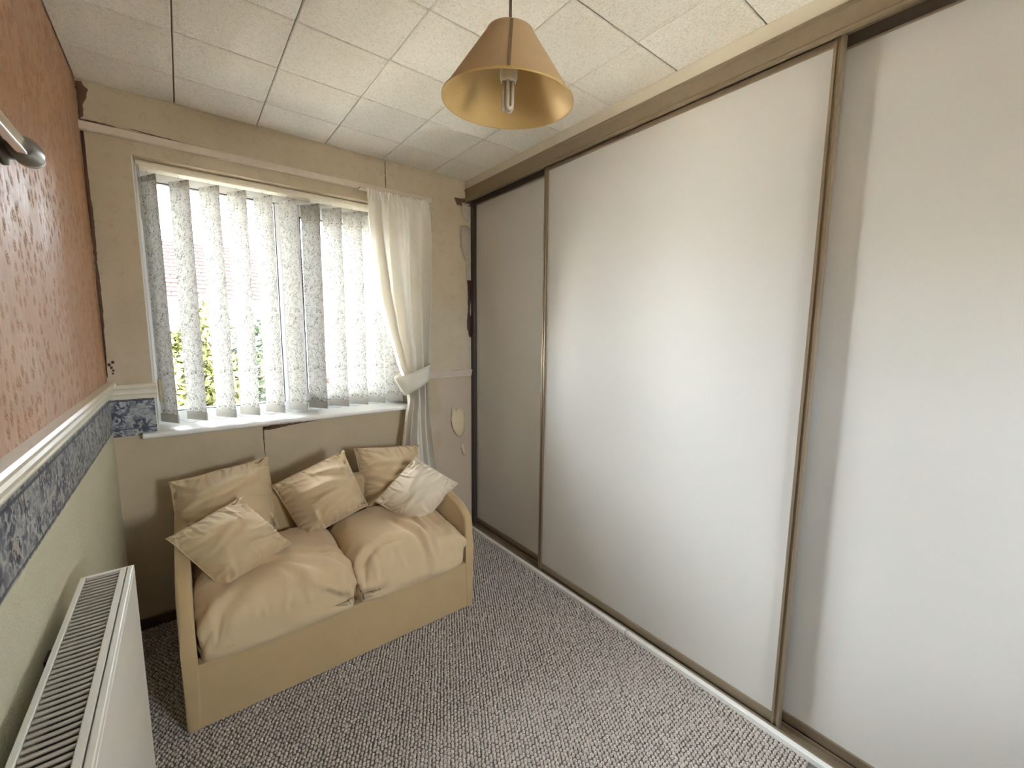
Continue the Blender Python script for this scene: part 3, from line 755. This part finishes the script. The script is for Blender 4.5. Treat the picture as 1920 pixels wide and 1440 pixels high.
def scatter(corners, T, label, seed, mat='cushion', turn=0):
    TL, TR, BR, BL = [np.array(c) for c in corners]
    ctr = (TL+TR+BR+BL)/4
    nrm = np.cross(TR-BL, TL-BR); nrm /= np.linalg.norm(nrm)
    if nrm[1] > 0: nrm = -nrm        # towards the room
    X, quads, top, bot = pillow_sim(int(seed), .9)
    rng = np.random.default_rng(int(seed)+100); K = 3
    Gt, Gb = upsample(X[top], K), upsample(X[bot], K)
    g_ = np.linspace(-1, 1, Gt.shape[0]); U, V = np.meshgrid(g_, g_)
    fade = np.clip((1-np.maximum(np.abs(U), np.abs(V)))/.05, 0, 1)
    for G, sg in ((Gt, 1), (Gb, -1)):
        f = edge_folds(rng, 9, .0085, .05, .25, .75)+corner_folds(rng, 4, .0085, .055)
        for k in range(5):
            a, b = rng.uniform(-.5, .5, 2); t = rng.uniform(-.5, .5); L = rng.uniform(.4, .8); f.append((a-L*math.cos(t), b-L*math.sin(t), a+L*math.cos(t), b+L*math.sin(t), rng.uniform(.005, .009), .09, 'm'))
        G += grid_normals(G)*(sg if True else 1)*0+np.dstack([0*U, 0*U, sg*fold_field(U, V, f)*fade])
        ear = (np.abs(U)*np.abs(V))**10; G[:, :, 0] *= 1+.03*ear; G[:, :, 1] *= 1+.03*ear
    Gt[:, :, 2] += .004*np.sin(U*7+seed)*(1-fade)
    m = np.abs(np.array([Gt[0, 0, :2], Gt[0, -1, :2], Gt[-1, -1, :2], Gt[-1, 0, :2]])).mean(); zmx = Gt[:, :, 2].max(); n = Gt.shape[0]
    def place(G):
        a_, b_ = ((G[:, :, 0]/m+1)/2)[:, :, None], ((G[:, :, 1]/m+1)/2)[:, :, None]
        return (BL*(1-a_)+BR*a_)*(1-b_)+(TL*(1-a_)+TR*a_)*b_+nrm*(G[:, :, 2:3]/zmx*T)
    Pt, Pb = place(Gt), place(Gb)
    root_loc = Vector((ctr[0], ctr[1], float(min(Pt[:, :, 2].min(), Pb[:, :, 2].min()))))
    r = empty('scatter_cushion', root_loc); tag(r, label, 'cushion', 'beige scatter cushions on the sofa')
    ti = np.arange(n*n).reshape(n, n); fc = []
    for o_, rv in ((0, False), (n*n, True)):
        for r_ in range(n-1):
            for c_ in range(n-1):
                q_ = (int(ti[r_, c_])+o_, int(ti[r_, c_+1])+o_, int(ti[r_+1, c_+1])+o_, int(ti[r_+1, c_])+o_); fc.append(q_[::-1] if rv else q_)
    Pb[0], Pb[-1], Pb[:, 0], Pb[:, -1] = Pt[0], Pt[-1], Pt[:, 0], Pt[:, -1]
    P = np.concatenate([Pt.reshape(-1, 3), Pb.reshape(-1, 3)])-np.array(root_loc)
    me = bpy.data.meshes.new('cover'); me.from_pydata([tuple(p) for p in P], [], fc)
    bm = bmesh.new(); bm.from_mesh(me); bmesh.ops.remove_doubles(bm, verts=bm.verts, dist=.0002); bmesh.ops.recalc_face_normals(bm, faces=bm.faces); bm.to_mesh(me); bm.free()
    link('cover', me, mat, r, True)
    rim = list(Pt[0, ::3])+list(Pt[3::3, -1])+list(Pt[-1, -4::-3])+list(Pt[-4::-3, 0])
    tube('piping_seam', rim, .0024, mat, r, 6, False)
    return r
scatter([(.170, 2.235, .752), (.548, 2.225, .800), (.556, 2.085, .492), (.190, 2.095, .455)], .088, 'beige cushion leaning on the sofa back at its left end', 2.1)
scatter([(.540, 2.120, .690), (.878, 2.135, .800), (.955, 2.010, .522), (.648, 1.990, .442)], .098, 'tilted beige cushion in the middle of the sofa back', 11.4)
scatter([(.962, 2.235, .768), (1.325, 2.195, .738), (1.300, 2.085, .44), (.975, 2.095, .47)], .085, 'beige cushion at the rear right, in front of the curtain', 23.9)
scatter([(.180, 1.875, .656), (.424, 2.000, .712), (.585, 1.890, .502), (.343, 1.765, .440)], .072, 'small beige cushion tipped onto the left sofa arm', 31.2)
scatter([(.958, 2.005, .535), (1.172, 1.975, .737), (1.352, 1.835, .594), (1.128, 1.850, .406)], .072, 'small pale cushion tipped onto the right sofa arm', 47.5, 'cushion_l')

# ================================================================== VERTICAL BLIND
bl = empty('vertical_blind', ((WX0+WX1)/2, D+.07, WZ1)); tag(bl, 'cream patterned vertical blind with slats turned half open', 'blind')
extrude_profile('headrail', [(D+.036, 2.078), (D+.036, 2.094), (D+.042, 2.102), (D+.098, 2.102), (D+.104, 2.094), (D+.104, 2.078), (D+.098, 2.072), (D+.042, 2.072)], 'x', WX0+.010, WX1-.004, 'dado', bl)
th = math.radians(-57); SW = .127; ST, SB = 2.050, .948
def slat_mesh():
    v = []; f = []; nu, nv = 6, 40
    for j in range(nv+1):
        for i in range(nu+1):
            s = i/nu*2-1; z = ST+(SB-ST)*j/nv
            bow = .004*(1-s*s)
            x = s*SW/2*math.cos(th)-bow*math.sin(th); y = s*SW/2*math.sin(th)+bow*math.cos(th)
            v.append((x, y, z-WZ1))
    for j in range(nv):
        for i in range(nu): a = j*(nu+1)+i; f.append((a, a+1, a+nu+2, a+nu+1))
    me = bpy.data.meshes.new('slat'); me.from_pydata(v, [], f); me.materials.append(MT['slat'])
    for p in me.polygons: p.use_smooth = True
    return me
def slat_box(nm, z0, z1, t, wx, mat):
    bm = bmesh.new(); abox(bm, -wx/2, wx/2, -t/2, t/2, z0-WZ1, z1-WZ1, .0005)
    bmesh.ops.rotate(bm, verts=bm.verts, cent=(0, 0, 0), matrix=Matrix.Rotation(th, 3, 'Z'))
    me = bpy.data.meshes.new(nm); bm.to_mesh(me); bm.free(); me.materials.append(MT[mat]); return me
ms = slat_mesh(); mp = slat_box('weight_pocket', SB-.004, SB+.036, .006, SW+.001, 'slat_hem'); mh = slat_box('top_hem', ST-.022, ST+.001, .004, SW-.004, 'slat')
bm = bmesh.new()
abox(bm, -.004, .004, -.001, .001, ST-.008-WZ1, ST+.012-WZ1); abox(bm, -.0015, .0015, -.0015, .0015, ST+.010-WZ1, 2.074-WZ1)
mk = bpy.data.meshes.new('hanger'); bm.to_mesh(mk); bm.free(); mk.materials.append(MT['plastic'])
SXS = [.190+.1105*k for k in range(11)]
for k, x in enumerate(SXS):
    o = bpy.data.objects.new('slat', ms); C.objects.link(o); o.parent = bl; o.location = (x-bl.location.x, 0, 0)
    o.rotation_euler = (0, random.uniform(-.004, .004), random.uniform(-.07, .07))
    for nm, me in (('weight_pocket', mp), ('top_hem', mh), ('hanger', mk)):
        c = bpy.data.objects.new(nm, me); C.objects.link(c); c.parent = o
for k in range(len(SXS)-1):
    a, b = SXS[k]+.03, SXS[k+1]+.03
    pts = [(a+(b-a)*t/10, D+.024, .972-.030*(1-(t/5-1)**2)) for t in range(11)]
    tube('bottom_chain', pts, .0011, 'chain', bl, 5)
tube('pull_cord', [(.166, D+.030, 2.08), (.168, D+.028, 1.8), (.165, D+.026, 1.5), (.167, D+.022, 1.25), (.168, D+.012, 1.155)], .0013, 'chain', bl, 6)
tube('pull_cord', [(.160, D+.034, 2.08), (.161, D+.032, 1.86), (.163, D+.030, 1.85)], .0011, 'tassel', bl, 6)
tube('cord_weight', [(.168, D+.012, 1.158), (.168, D+.012, 1.150), (.169, D+.011, 1.06), (.169, D+.011, 1.052)], [.003, .0065, .0065, .004], 'tassel', bl, 12)

# ================================================================== CURTAIN
cu = empty('curtain', (1.33, D-.08, 0)); tag(cu, 'white cotton curtain gathered into a tieback beside the window', 'curtain')
def lerp(tab, z):
    for (z0, a0), (z1, a1) in zip(tab, tab[1:]):
        if z <= z0 and z >= z1:
            t = (z0-z)/(z0-z1); t = t*t*(3-2*t)*.35+t*.65; return a0+(a1-a0)*t
    return tab[-1][1] if z < tab[-1][0] else tab[0][1]
LE = [(2.152, 1.110), (2.0, 1.109), (1.88, 1.116), (1.62, 1.148), (1.41, 1.196), (1.20, 1.258), (1.10, 1.292), (1.04, 1.318), (.95, 1.322), (.867, 1.300), (.687, 1.272), (.45, 1.255), (.10, 1.24)]
RE = [(2.152, 1.486), (2.10, 1.496), (1.96, 1.502), (1.645, 1.490), (1.32, 1.470), (1.18, 1.458), (1.08, 1.450), (1.0, 1.452), (.85, 1.462), (.653, 1.484), (.47, 1.512), (.10, 1.545)]
def curtain():
    nu, nv = 260, 130; v = []; f = []; l = parent_loc(cu)
    for j in range(nv+1):
        z = 2.152+(.06-2.152)*j/nv
        a, b = lerp(LE, z), lerp(RE, z)
        wd_ = b-a
        for i in range(nu+1):
            s = i/nu
            top = max(0, min(1, (z-2.09)/.05)); tie = math.exp(-((z-1.06)/.14)**2)
            amp = .021*(1-top)+.034*math.exp(-((z-1.55)/.4)**2)*.6+.010*tie+.012*max(0, min(1, (1.0-z)/.3))
            ph = 1.1*math.sin(3.1*s+1.0)+.9*s*s
            fold = math.sin(2*math.pi*(4.6*s+.22*math.sin(5*s+.4*z))+ph)
            fold2 = math.sin(2*math.pi*(9.5*s)+2.2+.6*z)*.22
            sharp = 1-2*abs(fold)**1.0 if False else (2*(.5+.5*fold)**1.6-1)
            gath = math.sin(2*math.pi*24*s+1.7*math.sin(9*s))
            gtop = math.exp(-((z-2.120)/.05)**2)
            y = -(amp*(sharp+fold2)) + .006*gath*gtop + .012*gtop*0
            y -= .03*(1-(2*s-1)**2)*(1-top)*.6
            if top: y -= .004*math.sin(2*math.pi*30*s)*top
            # heading pinch line
            y += .006*math.exp(-((z-2.105)/.008)**2)
            # stronger pull towards the tie: the leading edge curls inwards
            x = a+wd_*(s+.012*math.cos(2*math.pi*6.5*s+ph)*(1-top))
            zz = z+(.004*math.sin(2*math.pi*26*s)+.003*math.sin(2*math.pi*9*s))*top
            # below the tie the outer edge is nearly straight, the cloth inside splits in two
            if z < 1.0: y -= .012*math.sin(2*math.pi*2*s+.5)*min(1, (1.0-z)/.3)
            v.append((x-l.x, D-.072+y-l.y, zz-l.z))
    for j in range(nv):
        for i in range(nu): q = j*(nu+1)+i; f.append((q, q+nu+1, q+nu+2, q+1))
    return pyd('drape', v, f, 'curtain', cu)
curtain()
def tieback():
    # a shaped band: low at the leading edge, climbing to its hook on the wall side
    n = 36; v = []; f = []; l = parent_loc(cu)
    for k in range(n+1):
        a = 2*math.pi*k/n
        cx, cy = 1.366, D-.072-.012
        rx, ry = .098, .046
        x = cx+rx*math.cos(a); y = cy-ry*math.sin(a)
        s = (x-(cx-rx))/(2*rx)
        zc = 1.050+.084*s**.9
        hw = .054-.006*s
        for q, zz in enumerate((-1, -.6, 0, .6, 1)):
            v.append((x-l.x-.030*zz*(1-s)+.004*zz*s, y-l.y-(.004*(1-zz*zz))*math.sin(a), zc+hw*zz))
    for k in range(n):
        for q in range(4): a = k*5+q; f.append((a, a+5, a+6, a+1))
    o = pyd('tieback', v, f, 'tieback', cu)
    m = o.modifiers.new('t', 'SOLIDIFY'); m.thickness = .003
    tube('tieback_hook', [(1.488, D-.003, 1.245), (1.486, D-.02, 1.24), (1.482, D-.03, 1.225), (1.476, D-.035, 1.205), (1.470, D-.04, 1.19)], .0035, 'cord', cu, 8)
tieback()
box('curtain_rail', 1.08, 1.50, D-.060, D-.020, 2.150, 2.160, 'batten', cu, .002)

# ================================================================== PENDANT LAMP
lc = Vector((.8888, .8257, 1.903)); tilt = Vector((-.0182, -.080, 1)).normalized()
la = empty('pendant_lamp', lc); tag(la, 'tan conical fabric pendant shade with gold lining hanging from ceiling', 'lamp')
q = Vector((0, 0, 1)).rotation_difference(tilt).to_matrix()
def lathe(nm, prof, mat, parent, n=64, R=q, o0=Vector((0, 0, 0)), close=False):
    v = []; f = []
    for r, z in prof:
        for k in range(n):
            a = 2*math.pi*k/n; v.append(o0+R @ Vector((r*math.cos(a), r*math.sin(a), z)))
    m = len(prof)
    for i in range(m-1 if not close else m):
        for k in range(n): f.append((i*n+k, i*n+(k+1) % n, ((i+1) % m)*n+(k+1) % n, ((i+1) % m)*n+k))
    return pyd(nm, v, f, mat, parent)
sh = lathe('shade', [(.150, 0), (.135, .0215), (.1010, .070), (.0665, .119), (.052, .140)], 'shade_out', la)
lathe('shade_lining', [(.1485, .0005), (.100, .0695), (.0508, .1395)], 'shade_in', sh)
lathe('rim_band', [(.1508, -.001), (.1508, .003), (.1482, .003), (.1482, -.001)], 'shade_in', sh, close=True)
lathe('rim_band', [(.0526, .1375), (.0526, .141), (.0502, .141), (.0502, .1375)], 'shade_out', sh, close=True)
seam = pyd('shade_seam', [tuple(q @ Vector(((r+.0006)*math.cos(t), (r+.0006)*math.sin(t), z))) for r, z in ((.150, .001), (.052, .140)) for t in (math.radians(232), math.radians(232)+.007/r)], [(0, 1, 3, 2)], 'seam', sh)
for k in range(3):
    a = 2*math.pi*k/3+.3; e = q @ Vector((.051*math.cos(a), .051*math.sin(a), .136)); c0 = q @ Vector((.014*math.cos(a), .014*math.sin(a), .098))
    tube('shade_spoke', [lc+e, lc+c0], .0013, 'plastic', sh, 6)
lathe('lamp_holder', [(0, .150), (.009, .148), (.0135, .138), (.0135, .112), (.0165, .108), (.0165, .095), (.0145, .092), (.0145, .078), (0, .078)], 'plastic', la, 24)
bu = lathe('bulb_base', [(0, .090), (.0165, .090), (.0200, .082), (.0205, .052), (.0180, .045), (.0165, .041), (0, .041)], 'plastic', la, 24)
for k in range(3):
    a = math.radians(20+120*k); p1 = Vector((.011*math.cos(a-.55), .011*math.sin(a-.55), 0)); p2 = Vector((.011*math.cos(a+.55), .011*math.sin(a+.55), 0))
    pts = [p1+Vector((0, 0, .043)), p1+Vector((0, 0, -.010))]
    for j in range(1, 6):
        t = j/6; w = p1*(1-t)+p2*t; pts.append(w+Vector((0, 0, -.010-.005*math.sin(math.pi*t))))
    pts += [p2+Vector((0, 0, -.010)), p2+Vector((0, 0, .043))]
    tube('bulb_tube', [lc+q @ p for p in pts], .0048, 'bulb', bu, 10)
topc = lc+q @ Vector((0, 0, .149))
tube('flex_cord', [topc, topc+Vector((.001, .001, .1)), (topc.x, topc.y, H-.02)], .0032, 'cord', la, 8)
lathe('ceiling_rose', [(0, H-.028-lc.z), (.012, H-.028-lc.z), (.030, H-.022-lc.z), (.038, H-.010-lc.z), (.038, H-lc.z)], 'plastic', la, 32, Matrix.Identity(3), Vector((topc.x-lc.x, topc.y-lc.y, 0)))

# ================================================================== RADIATOR
RX0, RX1, RY0, RY1, RZ0, RZ1 = .030, .126, .14, 1.385, .185, .782
ra = empty('radiator', ((RX0+RX1)/2, (RY0+RY1)/2, 0)); tag(ra, 'white panel radiator with slatted top grille on the left wall', 'radiator')
def rad_panel(nm, x0, x1, lip):
    return box(nm, x0, x1, RY0+.004, RY1-.004, RZ0, RZ1-lip, 'rad', ra, .003, 2)
fp = rad_panel('front_panel', RX1-.014, RX1, .010)
rad_panel('rear_panel', RX0, RX0+.012, .010)
for k, y in enumerate(np.arange(RY0+.03, RY1-.02, .0333)):
    pass
box('convector_core', RX0+.020, RX1-.022, RY0+.01, RY1-.01, RZ0+.02, RZ1-.030, 'rad_dark', ra)
tf = empty_frame = None
bm = bmesh.new(); l = parent_loc(ra)
for a in ((RX0-.001, RX0+.009, RY0, RY1), (RX1-.026, RX1-.014, RY0, RY1)):
    abox(bm, a[0]-l[0], a[1]-l[0], a[2]-l[1], a[3]-l[1], RZ1-.010, RZ1, .0015)
for a in ((RY0, RY0+.008), (RY1-.008, RY1)):
    abox(bm, RX0+.009-l[0], RX1-.026-l[0], a[0]-l[1], a[1]-l[1], RZ1-.010, RZ1, .0015)
gr = bmo('top_grille_frame', bm, 'rad', ra)
box('grille_rail', RX1-.012, RX1-.001, RY0, RY1, RZ1-.012, RZ1+.001, 'rad', ra, .002, 2)
for y0, y1 in ((RY0, RY0+.004), (RY1-.004, RY1)):
    box('side_cover', RX0-.001, RX1, y0, y1, RZ0+.01, RZ1+.001, 'rad', ra, .0012)
bm = bmesh.new(); abox(bm, -(RX1-.026-RX0-.009)/2, (RX1-.026-RX0-.009)/2, -.0030, .0030, -.004, .0012, .0010)
msl = bpy.data.meshes.new('grille_slat'); bm.to_mesh(msl); bm.free(); msl.materials.append(MT['rad_slat'])
y = RY1-.016
while y > RY0+.012:
    o = bpy.data.objects.new('grille_slat', msl); C.objects.link(o); o.parent = gr
    o.location = ((RX0+.009+RX1-.026)/2-l[0], y-l[1], RZ1-.003); y -= .0150
for y in (RY0+.2, RY1-.2): box('wall_bracket', .001, RX0+.002, y-.02, y+.02, RZ0+.05, RZ1-.06, 'rad_dark', ra)
tube('valve_pipe', [(.075, RY1-.02, .002), (.075, RY1-.02, RZ0+.02)], .0075, 'copper', ra, 10)
tube('valve_pipe', [(.075, RY0+.02, .002), (.075, RY0+.02, RZ0+.02)], .0075, 'copper', ra, 10)

# ================================================================== WALL RAIL (left wall)
rl = empty('wall_rail', (.045, .8, 1.745)); tag(rl, 'shiny pale rail with dark rounded end bracket on brown wall', 'rail')
l = Vector((0, 0, 0))
box('bar', .034, .050, .10, 1.285, 1.715, 1.742, 'rail_white', rl, .003, 2)
tube('end_bracket', [(.040, 1.262, 1.729), (.040, 1.270, 1.730), (.039, 1.285, 1.733), (.038, 1.310, 1.737), (.037, 1.340, 1.739), (.036, 1.360, 1.738), (.036, 1.372, 1.737), (.036, 1.378, 1.737)], [.0150, .0185, .0215, .0245, .0250, .0225, .016, .004], 'grey_plastic', rl, 24)
for yy in (1.335, .12): tube('bracket_arm', [(.001, yy, 1.735), (.006, yy, 1.735), (.010, yy, 1.736), (.036, yy, 1.737)], [.030, .029, .018, .016], 'grey_plastic', rl, 24)
tube('end_cap', [(.036, 1.362, 1.737), (.036, 1.372, 1.736), (.036, 1.380, 1.735), (.036, 1.384, 1.735)], [.0232, .0215, .015, .003], 'rail_white', rl, 24)

# ================================================================== OUTSIDE
MT['grass'] = plain('pale_gravel', (.62, .56, .46), .9, var=.3, scale=4)
MT['render'] = plain('house_render', (.35, .33, .30), .9, var=.05, scale=3)
MT['brick'] = plain('house_brick', (.42, .22, .15), .9, var=.2, scale=12)
MT['rooftile'] = plain('red_roof_tiles', (.018, .006, .004), .85, var=.25, scale=6)
MT['leaf'] = plain('yellow_green_leaves', (.038, .040, .003), .6, var=.5, scale=4)
MT['leaf_r'] = plain('reddish_leaves', (.035, .014, .008), .6, var=.5, scale=4)
MT['leaf_d'] = plain('dark_green_leaves', (.012, .022, .006), .6, var=.5, scale=4)
MT['bark'] = plain('bark', (.14, .09, .06), .9, var=.3)
MT['darkglass'] = plain('far_window_glass', (.10, .12, .14), .1, var=.05)
GZ = -2.75
tag(box('ground', -60, 60, -60, 80, GZ-.3, GZ, 'grass'), 'pale gravel garden outside the window', 'ground', kind='structure')
ho = empty('neighbour_house', (0, 17, GZ)); tag(ho, 'neighbouring house with red tiled roof seen through the blind', 'house')
box('house_wall', -7.5, 3.6, 15.2, 22, GZ, 2.35, 'render', ho)
# roof: two pitches, eaves z 2.25
def roofpart():
    l = parent_loc(ho)
    v = [(-7.9, 14.8, 2.25), (4.0, 14.8, 2.25), (4.0, 18.6, 4.35), (-7.9, 18.6, 4.35), (-7.9, 22.4, 2.25), (4.0, 22.4, 2.25)]
    f = [(0, 1, 2, 3), (3, 2, 5, 4), (0, 3, 4), (1, 5, 2), (0, 4, 5, 1)]
    r = pyd('roof', [tuple(Vector(p)-l) for p in v], f, 'rooftile', ho, False)
    vv = []; ff = []; sl = Vector((0, 3.8, 2.1)).normalized(); nr = Vector((0, -2.1, 3.8)).normalized(); Lp = math.hypot(3.8, 2.1)
    for j in range(15):
        for i in range(40):
            a = Vector((-7.9+i*.298+(.15 if j % 2 else 0), 14.8, 2.25))+sl*(j*Lp/15)
            k = len(vv); tw = .27
            for dx, ds, h in ((0, 0, .06), (tw, 0, .06), (tw, .31, .015), (0, .31, .015), (0, 0, 0), (tw, 0, 0)):
                vv.append(tuple(a+Vector((dx, 0, 0))+sl*ds+nr*h-l))
            ff += [(k, k+1, k+2, k+3), (k+4, k+5, k+1, k)]
    o = pyd('roof_tiles', vv, ff, 'rooftile', r, False); o['kind'] = 'stuff'
    box('gutter', -7.9, 4.0, 14.68, 14.8, 2.15, 2.26, 'gasket', r)
roofpart()
for x in (-5.5, -2.4, 1.0):
    w = ring('house_window', x, x+1.5, .3, 1.6, .09, 15.12, 15.22, 'upvc', ho); box('pane', x+.09, x+1.41, 15.16, 15.19, .39, 1.51, 'darkglass', w)
h2 = empty('far_house', (14, 28, GZ)); tag(h2, 'pale house further off to the right of the red roof', 'house')
box('house_wall', 8, 22, 26, 33, GZ, 2.3, 'render', h2)
l = parent_loc(h2)
pyd('roof', [tuple(Vector(p)-l) for p in [(7.6, 25.5, 2.2), (22.4, 25.5, 2.2), (22.4, 29.5, 4.6), (7.6, 29.5, 4.6), (7.6, 33.5, 2.2), (22.4, 33.5, 2.2)]], [(0, 1, 2, 3), (3, 2, 5, 4), (0, 3, 4), (1, 5, 2), (0, 4, 5, 1)], 'rooftile', h2, False)
def bush(label, cx, cy, rx, ry, ztop, n, mat, leaf, seed, name='garden_shrub', cat='shrub'):
    rng = np.random.default_rng(seed)
    r = empty(name, (cx, cy, GZ)); tag(r, label, cat)
    hz = (ztop-GZ)/2
    tube('trunk', [(cx, cy, GZ-.02), (cx+.05, cy, GZ+hz), (cx, cy+.03, ztop-.4)], [.10, .07, .02], 'bark', r, 8)
    d = rng.normal(size=(n, 3)); d /= np.linalg.norm(d, axis=1)[:, None]; rad = rng.uniform(.55, 1.0, n)**.5
    lump = 1+.16*np.sin(d[:, 0]*7+seed)*np.sin(d[:, 2]*9+seed)
    P = d*(rad*lump)[:, None]*np.array([rx, ry, hz*.88])+np.array([0, 0, hz*1.12])
    v = []; f = []
    A = rng.normal(size=(n, 3)); B = rng.normal(size=(n, 3))
    for k in range(n):
        a = A[k]/np.linalg.norm(A[k])*leaf; b = B[k]/np.linalg.norm(B[k])*leaf*.45; p = P[k]; i = len(v)
        v += [tuple(p-a), tuple(p+b), tuple(p+a), tuple(p-b)]; f.append((i, i+1, i+2, i+3))
    o = pyd('foliage', v, f, mat, r, False); o['kind'] = 'stuff'
    return r
bush('tall yellow-green shrub nearest the left of the window', .35, 6.2, .62, .6, 1.62, 26000, 'leaf', .060, 3)
bush('reddish leaved shrub beside the yellow-green one', 1.75, 6.8, .55, .55, .75, 14000, 'leaf_r', .055, 8)
bush('dark green shrub behind the reddish one', 1.35, 8.6, .75, .7, 1.75, 14000, 'leaf_d', .065, 12)
bush('low reddish shrub towards the right pane', 3.9, 8.2, .7, .6, .35, 4000, 'leaf_r', .06, 21)
tag(extrude_profile('trim_5', [(D+.28, 2.22), (D+.28, 2.45), (D+.62, 2.45), (D+.62, 2.20), (D+.60, 2.20), (D+.60, 2.22)], 'x', -1.0, 3.4, 'upvc'), 'white eaves board outside above the window', 'eaves', kind='structure')
fe = empty('garden_fence', (4, 12, GZ)); tag(fe, 'timber board fence at the end of the garden', 'fence')
for k in range(60): box('board', -6+k*.3, -6+k*.3+.285, 12, 12.03, GZ, GZ+1.75, 'brick' if False else 'bark', fe)
